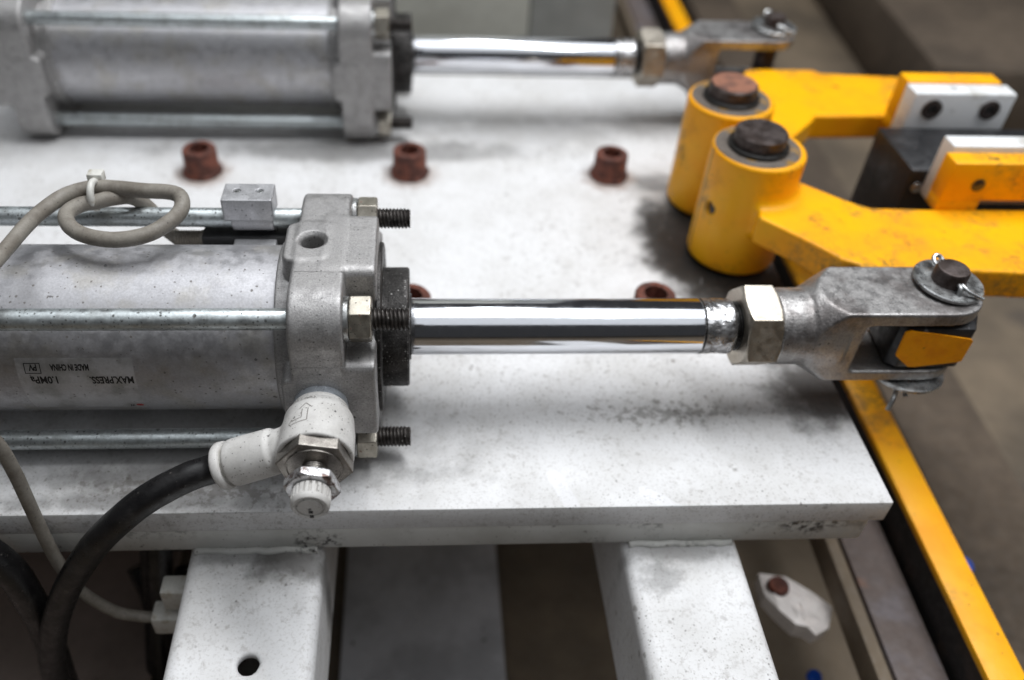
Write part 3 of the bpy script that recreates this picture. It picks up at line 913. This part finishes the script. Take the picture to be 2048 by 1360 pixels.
kprof = [(74.0, 0), (74.0, 5.5), (74.3, 5.85), (74.6, 5.9), (77.9, 5.9), (78.1, 5.9), (78.2, 5.9), (79.2, 5.75), (79.8, 5.2), (79.8, 4.35), (79.35, 4.2), (79.35, 3.7), (79.8, 3.55), (79.8, 0)]
kn = link_mesh('knob', *lathe(kprof, (PX, 0, 0), AX, 220, ribs), 'plastic', sc, angle=35)
link_mesh('printed_mark', *box(PX - 0.55, PX + 0.75, -79.95, -79.7, -2.6, -1.5), 'ink', kn, smooth=False)
link_mesh('printed_mark', *box(PX - 0.35, PX + 0.85, -79.95, -79.7, -4.7, -3.7), 'ink', kn, smooth=False)

# embossed lettering and bent arrow on the fitting body (wrapped round the -Y axis)
def on_body(s, d, r, lift=0.06):
    """s: arc length from the upper side (towards -x positive), d: distance along -y."""
    a = math.radians(95) + s / r
    return Vector((PX + (r + lift) * math.cos(a), -d, (r + lift) * math.sin(a)))
def strip(poly, width, r_at, closed=False):
    V, F = [], []
    pts = [Vector(p) for p in poly]
    # resample
    fine = []
    for a, b in zip(pts[:-1], pts[1:]):
        k = max(2, int((b - a).length / 0.5))
        fine += [a.lerp(b, i / k) for i in range(k)] + [b]
    for i in range(len(fine) - 1):
        a, b = fine[i], fine[i + 1]
        if (b - a).length < 1e-6:
            continue
        t = (b - a).normalized()
        nrm = Vector((-t.y, t.x)) * width / 2
        o = len(V)
        for p in (a - nrm, b - nrm, b + nrm, a + nrm):
            V.append(on_body(p.x, p.y, r_at(p.y)))
        F.append((o, o + 1, o + 2, o + 3))
    return V, F
rb = lambda d: float(np.interp(d, [41.0, 43.0, 43.4, 46.2, 50.0, 52.0, 60.0], [9.3, 9.3, 9.9, 11.2, 11.5, 11.8, 11.9]))
arrow = [(1.6, 49.6), (3.6, 47.4), (1.6 - 4.0 + 1.2, 49.6)]
outl = join(strip([Vector((4.2, 50.2)), Vector((2.2, 48.0)), Vector((0.0, 50.2))], 0.30, rb),
            strip([Vector((3.1, 50.4)), Vector((3.1, 54.2)), Vector((6.4, 54.6)), Vector((6.4, 53.9)), Vector((7.6, 55.3)), Vector((6.4, 56.6))], 0.30, rb),
            strip([Vector((1.2, 50.4)), Vector((1.2, 55.6)), Vector((6.4, 56.0))], 0.30, rb))
link_mesh('embossed_arrow', *outl, 'emboss', body, smooth=False)
V, F = text_mesh("(AS2201", 2.3)
w0, w1 = min(v.x for v in V), max(v.x for v in V)
link_mesh('embossed_lettering', [on_body(-0.6 + (v.x - w0) / (w1 - w0) * 8.6, 45.6 - v.y * 0.75 * 1.0 + 0.4, rb(45.6 - v.y * 0.75 + 0.4), 0.32) for v in V], F, 'emboss', body, smooth=False)

# hose pushed into the fitting
hs = EC + ED * 30
hose_pts = [hs, EC + ED * 38, (-71.5, -56, -15.0), (-82.5, -59.5, -19.5), (-92, -62, -26.5), (-104.5, -64, -40), (-117.5, -64.5, -60.5), (-127, -64.5, -80), (-134, -64.5, -99), (-140.5, -64, -122), (-145, -64, -160), (-147, -64, -200)]
hose = link_mesh('air_hose', *sweep(hose_pts, 4.85, 28, 12), 'hose', base=(-147, -64, -200))
single(hose, 'black air hose curving down from the white elbow fitting', 'hose')

# ------------------------------------------------------------------ sensor on the rear tie rod
sw = thing('auto_switch', (-57.5, 28, 16), 'small aluminium bracket with two screws and black sensor on the tie rod', 'sensor')
def bracket_sdf(X, Y, Z):
    blk = sd_box(X, Y, Z, (-57.2, 28.2, 34.4), (8.9, 5.6, 4.4), 0.5)
    leg = sd_ext(np.sqrt((Y - 28) ** 2 + (Z - 28) ** 2) - 4.5, X + 56.4, 7.4, 0.3)
    leg = np.minimum(leg, sd_box(X, Y, Z, (-56.2, 30.5, 25.0), (7.4, 2.4, 8.5), 0.4))
    lip = sd_box(X, Y, Z, (-56.0, 22.6, 20.0), (7.6, 3.0, 1.6), 0.4)
    d = np.minimum(np.minimum(blk, leg), lip)
    for x in (-61.2, -53.2):
        d = np.maximum(d, -np.maximum(np.sqrt((X - x) ** 2 + (Y - 29.0) ** 2) - 1.3, 36.4 - Z))
    return d
link_mesh('bracket', *surface_nets(bracket_sdf, (-67.5, 18, 16), (-47, 36, 40), 0.35), 'bracket', sw)
for x in (-61.2, -53.2):
    link_mesh('screw', *lathe([(36.0, 0), (36.0, 1.25), (38.3, 1.25), (38.45, 1.05), (38.45, 0.6), (37.8, 0.55), (37.8, 0)], (x, 29.0, 0), (0, 0, 1), 24), 'washer', sw, angle=40)
link_mesh('sensor_body', *box(-75.5, -40, 23.5, 33.5, 14.5, 22.5, 0.8), 'black', sw, angle=35)
link_mesh('strain_relief', *lathe([(-86, 0), (-86, 2.7)] + [(-86 + i * 0.9 + k * 0.45, 3.3 if k else 2.8) for i in range(11) for k in (0, 1)] + [(-75, 3.4), (-75, 0)], (0, 28, 18.5), (1, 0, 0), 32), 'cable', sw, angle=40)

cable_pts = [(-85, 28, 18.5), (-90, 32, 20), (-94.5, 34, 27), (-98, 29, 35.5), (-103, 24, 38.5), (-108.5, 21.5, 38.5), (-113.0, 19.5, 38.5), (-115.6, 14.0, 38.5),
             (-112.5, 7.0, 38.5), (-106.0, 2.4, 38.0), (-96.0, 0.2, 38.0), (-86.5, 3.0, 38.2), (-80.2, 9.5, 39), (-77.6, 15.5, 40), (-78.6, 20.5, 41.5), (-83.0, 23.0, 41.8),
             (-91.5, 24.2, 41.5), (-101, 26.2, 41.2), (-109.5, 26.8, 41), (-117.5, 23.0, 40.5), (-122.6, 15.0, 40), (-125.5, 5.0, 40), (-127.5, -8, 40), (-129, -22, 41), (-133, -40, 42),
             (-135, -54, 34), (-129, -58, 20), (-125, -56.5, 3), (-124.6, -55.6, -12), (-124.9, -55.6, -30), (-125.2, -55.6, -53), (-124.2, -55.6, -69), (-121.3, -55.6, -82.5), (-113, -55.6, -95.5), (-104, -55.6, -99.5), (-96, -55.6, -100.5)]
cb = link_mesh('sensor_cable', *sweep(cable_pts, lambda t: 2.65 if t < 0.55 else 2.65 - 0.45 * min(1, (t - 0.55) / 0.15), 20, 10), 'cable', base=(-85, 28, 18.5))
single(cb, 'grey sensor cable looped over the tie rod and hanging down at the left', 'cable')

ct = thing('cable_tie', (-108.3, 24, 36), 'milky plastic tie bundling the grey cable loop', 'cable tie')
ring = [(-108.6, 24.0 + 3.4 * math.cos(t) * 1.25, 39.9 + 4.6 * math.sin(t)) for t in np.linspace(0, 2 * math.pi, 13)]
link_mesh('strap', *sweep(ring, 1.25, 10, 6), 'tie', ct)
link_mesh('head', *box(-111.5, -106.2, 27.6, 32.0, 41.5, 45.5, 0.6), 'tie', ct, angle=35)

# ------------------------------------------------------------------ rusty socket head screws in the plate
def make_screw(x, y, label, rot):
    t = thing('socket_screw', (x, y, ZP), label, 'screw', 'rusty socket head screws in the plate')
    prof = [(0, 0), (0, 10.2), (1.4, 10.4), (2.2, 9.4), (3.0, 8.9), (13.2, 8.7), (13.9, 8.2), (14.1, 7.4), (14.1, 5.0)]
    def jag(d, r, a):
        return r + (0.18 * math.sin(5 * a + rot) + 0.12 * math.sin(9 * a + 2 * rot)) * (1 if d < 2.5 else 0.4)
    link_mesh('head', *lathe(prof, (x, y, ZP), (0, 0, 1), 48, jag), 'rust', t, angle=50)
    hexv, hexf = [], []
    for z, R in ((14.1, 5.0), (6.0, 4.6)):
        for k in range(6):
            a = k * math.pi / 3 + rot
            hexv.append(Vector((x + R * math.cos(a), y + R * math.sin(a), ZP + z)))
    for k in range(6):
        hexf.append((k, (k + 1) % 6, 6 + (k + 1) % 6, 6 + k)[::-1])
    hexf.append(tuple(range(6, 12)))
    link_mesh('hex_socket', hexv, hexf, 'rust', t, smooth=False)
make_screw(-111.0, 168.5, 'rusty socket screw left of the row, behind the cable loop', 0.2)
make_screw(-1.5, 169.0, 'rusty socket screw in the middle of the rear row, right of the tie rod bracket', 0.6)
make_screw(106.8, 168.0, 'rusty socket screw nearest the yellow pivot bosses in the rear row', 0.9)
make_screw(-0.5, 48.0, 'rusty socket screw mostly hidden behind the near black gland ring', 0.4)
make_screw(105.5, 49.5, 'rusty socket screw half hidden behind the near chrome rod', 0.1)

# ------------------------------------------------------------------ yellow swing arms
ZA0, ZA1 = -11.8, 1.5
def arm_mesh(bx, by, poly, lug=None, h=0.8, hole=False):
    x1 = 320
    def f(X, Y, Z):
        rr = np.sqrt((X - bx) ** 2 + (Y - by) ** 2)
        boss = sd_ext(rr - 20.6, Z + 8.4, 28.4, 1.6)
        arm = sd_ext(sd_poly(X, Y, poly), Z - (ZA0 + ZA1) / 2, (ZA1 - ZA0) / 2, 0.9)
        d = smin(boss, arm, 5.0)
        if hole:
            cross = np.maximum(np.sqrt((Y - (by - 8)) ** 2 + (Z + 7.0) ** 2) - 2.7, X - (bx - 4))
            d = np.maximum(d, -cross)
        return d
    ys = [p[1] for p in poly] + [by - 22, by + 22] + ([p[1] for p in lug] if lug else [])
    return surface_nets(f, (bx - 23, min(ys) - 3, ZP - 0.5), (x1, max(ys) + 3, 22.5), h)

def pivot_pin(root, bx, by, ztop, face):
    p = link_mesh('pivot_pin', *lathe([(18, 0), (18, 11.6), (ztop - 0.8, 11.5), (ztop, 10.7), (ztop, 0)], (bx, by, 0), (0, 0, 1), 64), 'pin', root, angle=40)
    link_mesh('pin_face', *lathe([(ztop - 0.5, 10.9), (ztop + 0.1, 10.6), (ztop + 0.1, 0)], (bx, by, 0), (0, 0, 1), 64), face, p, angle=40)
    link_mesh('retaining_ring', *lathe(ring_profile(19.6, 22.2, 11.4, 13.4, 0.5), (bx, by, 0), (0, 0, 1), 64), 'seal', p, angle=40)
    link_mesh('boss_face', *lathe([(19.0, 19.0), (20.15, 18.6), (20.15, 0)], (bx, by, 0), (0, 0, 1), 96), 'boss_top', root, angle=40)

fa = thing('swing_arm', (154, 97, ZP), 'nearer yellow swing arm whose lug sits in the nearer fork', 'swing arm', 'yellow clamp arms')
pf = [(150, 69), (163, 55), (176, 39), (181.5, 36), (182.5, 12), (212, 12), (212.5, 32.5), (231, 31.5), (340, 24), (340, 76), (228, 76.3), (203, 77), (194, 83), (179, 97), (160, 100)]
lugf = None
link_mesh('arm', *arm_mesh(154, 97, pf, lugf, hole=True), 'yellow', fa)
lug = link_mesh('fork_lug', *prism([(179.0, 11.5), (176.8, -9.0), (180.5, -12.2), (203.8, -12.1), (208.5, -4), (210.5, 11.5)], -10.2, 8.8, 0.8), 'blackblock', fa, angle=35)
fv = [(178.2, -3.8), (177.6, 7.6), (179.6, 8.4), (188.0, 7.2), (203.4, 4.4), (204.3, 3.6), (204.2, -6.4), (202.6, -7.0), (187.0, -9.4), (184.6, -9.2)]
FV = [Vector((x, -12.75, z)) for x, z in fv] + [Vector((x, -11.8, z)) for x, z in fv]
nf = len(fv)
link_mesh('painted_face', FV, [tuple(range(nf))[::-1], tuple(range(nf, 2 * nf))] + [(i, (i + 1) % nf, nf + (i + 1) % nf, nf + i) for i in range(nf)], 'orange', lug, smooth=False)
link_mesh('hole_shade_disc', *lathe(rod_profile(0, 2.0, 2.9, 0.3), (138.0, 89.0, -7.0), (-1, 0, 0), 24), 'seal', fa, angle=40)  # dark disc stands in for the shade inside the cross hole
pivot_pin(fa, 153, 97, 28, 'pin')
# upright jaw with foot and nylon pad
def jaw(root, x0, y0, y1, z1, screw_y, padr, pad_screws, x1=330.0):
    up = link_mesh('jaw', *box(x0, x1, y0, y1, 6.5, z1, 0.9), 'yellow_plain', root, angle=35)
    for fx in ((x0 + 0.2, x0 + 19), (min(x0 + 58, x1 - 12), x1 - 0.5)):
        link_mesh('jaw_foot', *box(fx[0], fx[1], y0 + 0.4, y1 - 0.4, 0.5, 7.4, 0.5), 'yellow_plain', up, angle=35)
    pad = link_mesh('nylon_pad', *box(*padr, 0.8), 'nylon', root, angle=35)
    for (sx, sz) in pad_screws:
        link_mesh('pad_screw', *lathe([(0, 0), (0, 4.9), (0.9, 4.9), (1.2, 4.4), (1.2, 2.4), (-0.8, 2.0), (-0.8, 0)], (sx, padr[2], sz), (0, -1, 0), 40), 'pin', pad, angle=40)
    return up, pad
upf, padf = jaw(fa, 231.5, 75.2, 85.3, 25.2, None, (234.6, 331, 85.6, 95.4, -2, 27.6), ())
link_mesh('jaw_screw', *lathe([(0, 0), (0, 2.9), (0.5, 2.9), (0.8, 2.4), (0.8, 0)], (245.5, 75.2, 14.6), (0, -1, 0), 32), 'pin', upf, angle=40)

ba = thing('swing_arm', (154, 143, ZP), 'farther yellow swing arm carrying the white pad with two black screws', 'swing arm', 'yellow clamp arms')
pb = [(160, 140), (178, 134), (190, 141), (203, 155), (208, 161.5), (245, 163), (286, 163), (286, 207), (272, 209), (228, 212), (226, 216), (188, 216), (170, 190), (158, 165)]
link_mesh('arm', *arm_mesh(154, 143, pb), 'yellow', ba)
pivot_pin(ba, 153.5, 143, 28, 'rust_top')
jaw(ba, 241.5, 147.8, 158.5, 27.6, None, (240.5, 291, 136.4, 147.5, -2, 27.0), ((251.0, 19.0), (280.0, 19.0)), 289.0)

blk = thing('clamped_block', (270, 115, -40), 'black steel block held between the white pads of the yellow arms', 'block')
link_mesh('block', *box(227.5, 335, 96.0, 135.8, -40, 9.4, 1.0), 'blackblock', blk, angle=35)
link_mesh('bolt_end', *lathe(rod_profile(0, 1.2, 2.6, 0.4), (232.5, 96, 0.5), (0, -1, 0), 24), 'washer', blk, angle=40)

# ------------------------------------------------------------------ rail, base plate and things below
rl = thing('guide_rail', (232, 200, -122), 'yellow painted rail with dark flank running past the table end', 'rail')
def skew(v, k=0.036, y0=0.0):
    return [Vector((p[0] + (p[1] - y0) * k, p[1], p[2])) for p in v]
def rail_part(x0, x1, z0, z1, c):
    V, F = box(x0, x1, -260, 1400, z0, z1, c)
    return skew(V, 0.0305), F
link_mesh('painted_top', *rail_part(221.0, 236.4, -104, -100, 0.8), 'yellow_plain', rl, angle=35)
link_mesh('web', *rail_part(221.8, 235.6, -140, -104, 0.0), 'flank_shade', rl, smooth=False)

bp = thing('base_plate', (205, 100, -140), 'brown oxidised steel base plate beside the yellow rail', 'steel plate')
V, F = box(198, 219.5, -260, 1400, -140, -122, 0.6)
link_mesh('plate', skew(V, 0.03), F, 'brown_steel', bp, angle=35)
V, F = box(191.5, 197.8, -260, 1400, -140, -124, 1.2)
link_mesh('edge_strip', skew(V, 0.03), F, 'floor', bp, angle=35)

dr = link_mesh('floor_shadow_strip', *(lambda vf: (skew(vf[0], 0.05, 0), vf[1]))(box(312, 372, -400, 1700, -229, -205, 2)), 'dark_steel_and_shade', base=(330, 0, -229), angle=35)  # dark strip stands in for the shadow of table and rail
single(dr, 'dark strip standing in for a shadow on the floor right of the yellow rail', 'shadow strip')
mb = thing('background_machine', (760, 780, -229), 'dark blurred machine in the upper right background', 'machine')
link_mesh('slab', *prism([(520, 560), (1500, 420), (1500, 1900), (640, 1900)], -229, -150, 4), 'dark_steel_and_shade', mb, angle=35)
link_mesh('pale_foot', *prism([(745, 800), (860, 790), (860, 900), (765, 905)], -150, -120, 4), 'pale_panel', mb, angle=35)

cabn = thing('pale_cabinet', (73, 470, -230), 'pale grey green cabinet standing behind the farther chrome rod', 'cabinet')
link_mesh('panel', *box(-160, 89.2, 421, 520, -230, 260, 2), 'pale_panel', cabn, angle=35)
link_mesh('panel', *box(90.4, 156.5, 424, 520, -230, 260, 2), 'pale_panel2', cabn, angle=35)

shf = link_mesh('lower_shelf', *box(-38, 48, -200, 240, -226, -221, 1), 'grey_sheet', base=(0, 0, -226), angle=35)
single(shf, 'grey sheet shelf in the shade between the two table beams', 'shelf')
scr = thing('floor_scrap', (174, -30, -150), 'pale blurred scrap with a dark reddish spot low beside the right beam', 'scrap')
pts2 = [(180 + (x - 2.0 - 180) * 0.74, -36 + (y - 11.0 + 36) * 0.80) for x, y in [(158.5, 0.5), (175.0, -2.5), (187.5, -11.5), (197.5, -22.5), (190.5, -35.0), (181.0, -38.8), (176.5, -35.0), (170.0, -33.5), (163.0, -24.0), (157.5, -14.0)]]
rs = random.Random(11)
cx_, cy_ = 176.0, -31.5
V = [Vector((cx_, cy_, -139.0))]
rings_ = 4
for k in range(1, rings_ + 1):
    for (x, y) in pts2:
        t = k / rings_
        V.append(Vector((cx_ + (x - cx_) * t, cy_ + (y - cy_) * t, -140.0 + rs.uniform(-1.6, 1.6) - (2.0 if k == rings_ else 0))))
n_ = len(pts2)
F = [(0, 1 + (i + 1) % n_, 1 + i) for i in range(n_)]
for k in range(rings_ - 1):
    for i in range(n_):
        a0, b0 = 1 + k * n_ + i, 1 + k * n_ + (i + 1) % n_
        F.append((a0, b0, b0 + n_, a0 + n_))
low = len(V)
V += [Vector((p.x, p.y, -150.0)) for p in V[1 + (rings_ - 1) * n_:]]
for i in range(n_):
    a0, b0 = 1 + (rings_ - 1) * n_ + i, 1 + (rings_ - 1) * n_ + (i + 1) % n_
    F.append((a0, b0, low + (i + 1) % n_, low + i))
F.append(tuple(range(low, low + n_)))
link_mesh('body', V, [f[::-1] for f in F], 'scrap', scr, smooth=False)
link_mesh('spot', *lathe([(0, 0), (0, 5.0), (2.2, 4.4), (2.6, 0)], (168.5, -24.5, -139.5), (0, 0, 1), 32), 'rust', scr, angle=40)

for i, (x, y, z, r, lab) in enumerate(((191.2, -47, -180, 3.6, 'bright blue cap on the floor beside the right beam end'), (293, 12, -180, 6.0, 'blue cap half hidden behind the yellow rail'))):
    o = link_mesh('blue_cap', *lathe([(0, 0), (0, r), (2.0, r * 0.96), (3.2, r * 0.8), (3.6, 0)], (x, y, z - 3.6), (0, 0, 1), 32), 'blue', base=(x, y, z - 3.6), angle=40)
    single(o, lab, 'cap')
    pst = None

# hoses, clip and shadowed parts under the table at the left
hd = [
    ('air_hose', [(-175, -60, -20), (-152, -61, -36), (-139.5, -61, -54), (-138.0, -60, -82), (-141, -58, -112), (-152, -56, -200)], 5.4, 'thick black hose at the left edge beside the curving hose', 'hose'),
    ('air_hose', [(-104, -15, -66), (-105, -22, -95), (-108, -30, -130), (-112, -34, -225)], 6.5, 'black hose hanging under the table left of the drilled beam', 'hose'),
    ('air_hose', [(-95, -28, -112), (-99, -34, -128), (-103, -40, -160), (-108, -42, -225)], 4.2, 'black hose hanging closest to the drilled beam', 'hose'),
    ('air_hose', [(-118, -20, -120), (-112, -30, -135), (-116, -38, -170), (-124, -40, -225)], 4.6, 'black hose crossing under the grey cable in the shade', 'hose'),
]
for nm, pts, r, lab, cat in hd:
    o = link_mesh(nm, *sweep(pts, r, 22, 10), 'hose', base=pts[-1])
    single(o, lab, cat, 'black hoses under the table')
vb = link_mesh('valve_body', *box(-116, -92, -8, 20, -128, -64, 1.5), 'black', base=(-104, 5, -128), angle=35)
single(vb, 'black block in the shade under the table left of the drilled beam', 'valve')
cl = thing('cable_clip', (-90, -55, -106), 'white plastic clip holding the grey cable on the drilled beam side', 'clip')
link_mesh('body', *box(-99, -80.8, -60, -51, -106, -95.5, 1.2), 'tie', cl, angle=35)
link_mesh('arm', *box(-93, -80.8, -58, -50, -92, -80, 1.0), 'tie', cl, angle=35)
bpn = link_mesh('brown_panel', *box(-300, -118, -140, 100, -176, -172, 1.0), 'brown_board', base=(-200, 0, -176), angle=35)
single(bpn, 'dull brown panel low in the shade behind the hanging hoses', 'panel')
# weld beads where the beams meet the backing plate
for (x0, x1) in ((-78, -34), (81, 120)):
    rw = random.Random(int(x1))
    pts = [(x0 + (x1 - x0) * i / 14, -51.6 + rw.uniform(-0.4, 0.4), ZP - 23.9 + rw.uniform(-0.3, 0.3)) for i in range(15)]
    link_mesh('weld_bead', *sweep(pts, 1.5, 12, 4), 'edge', table)

bpy.context.view_layer.update()
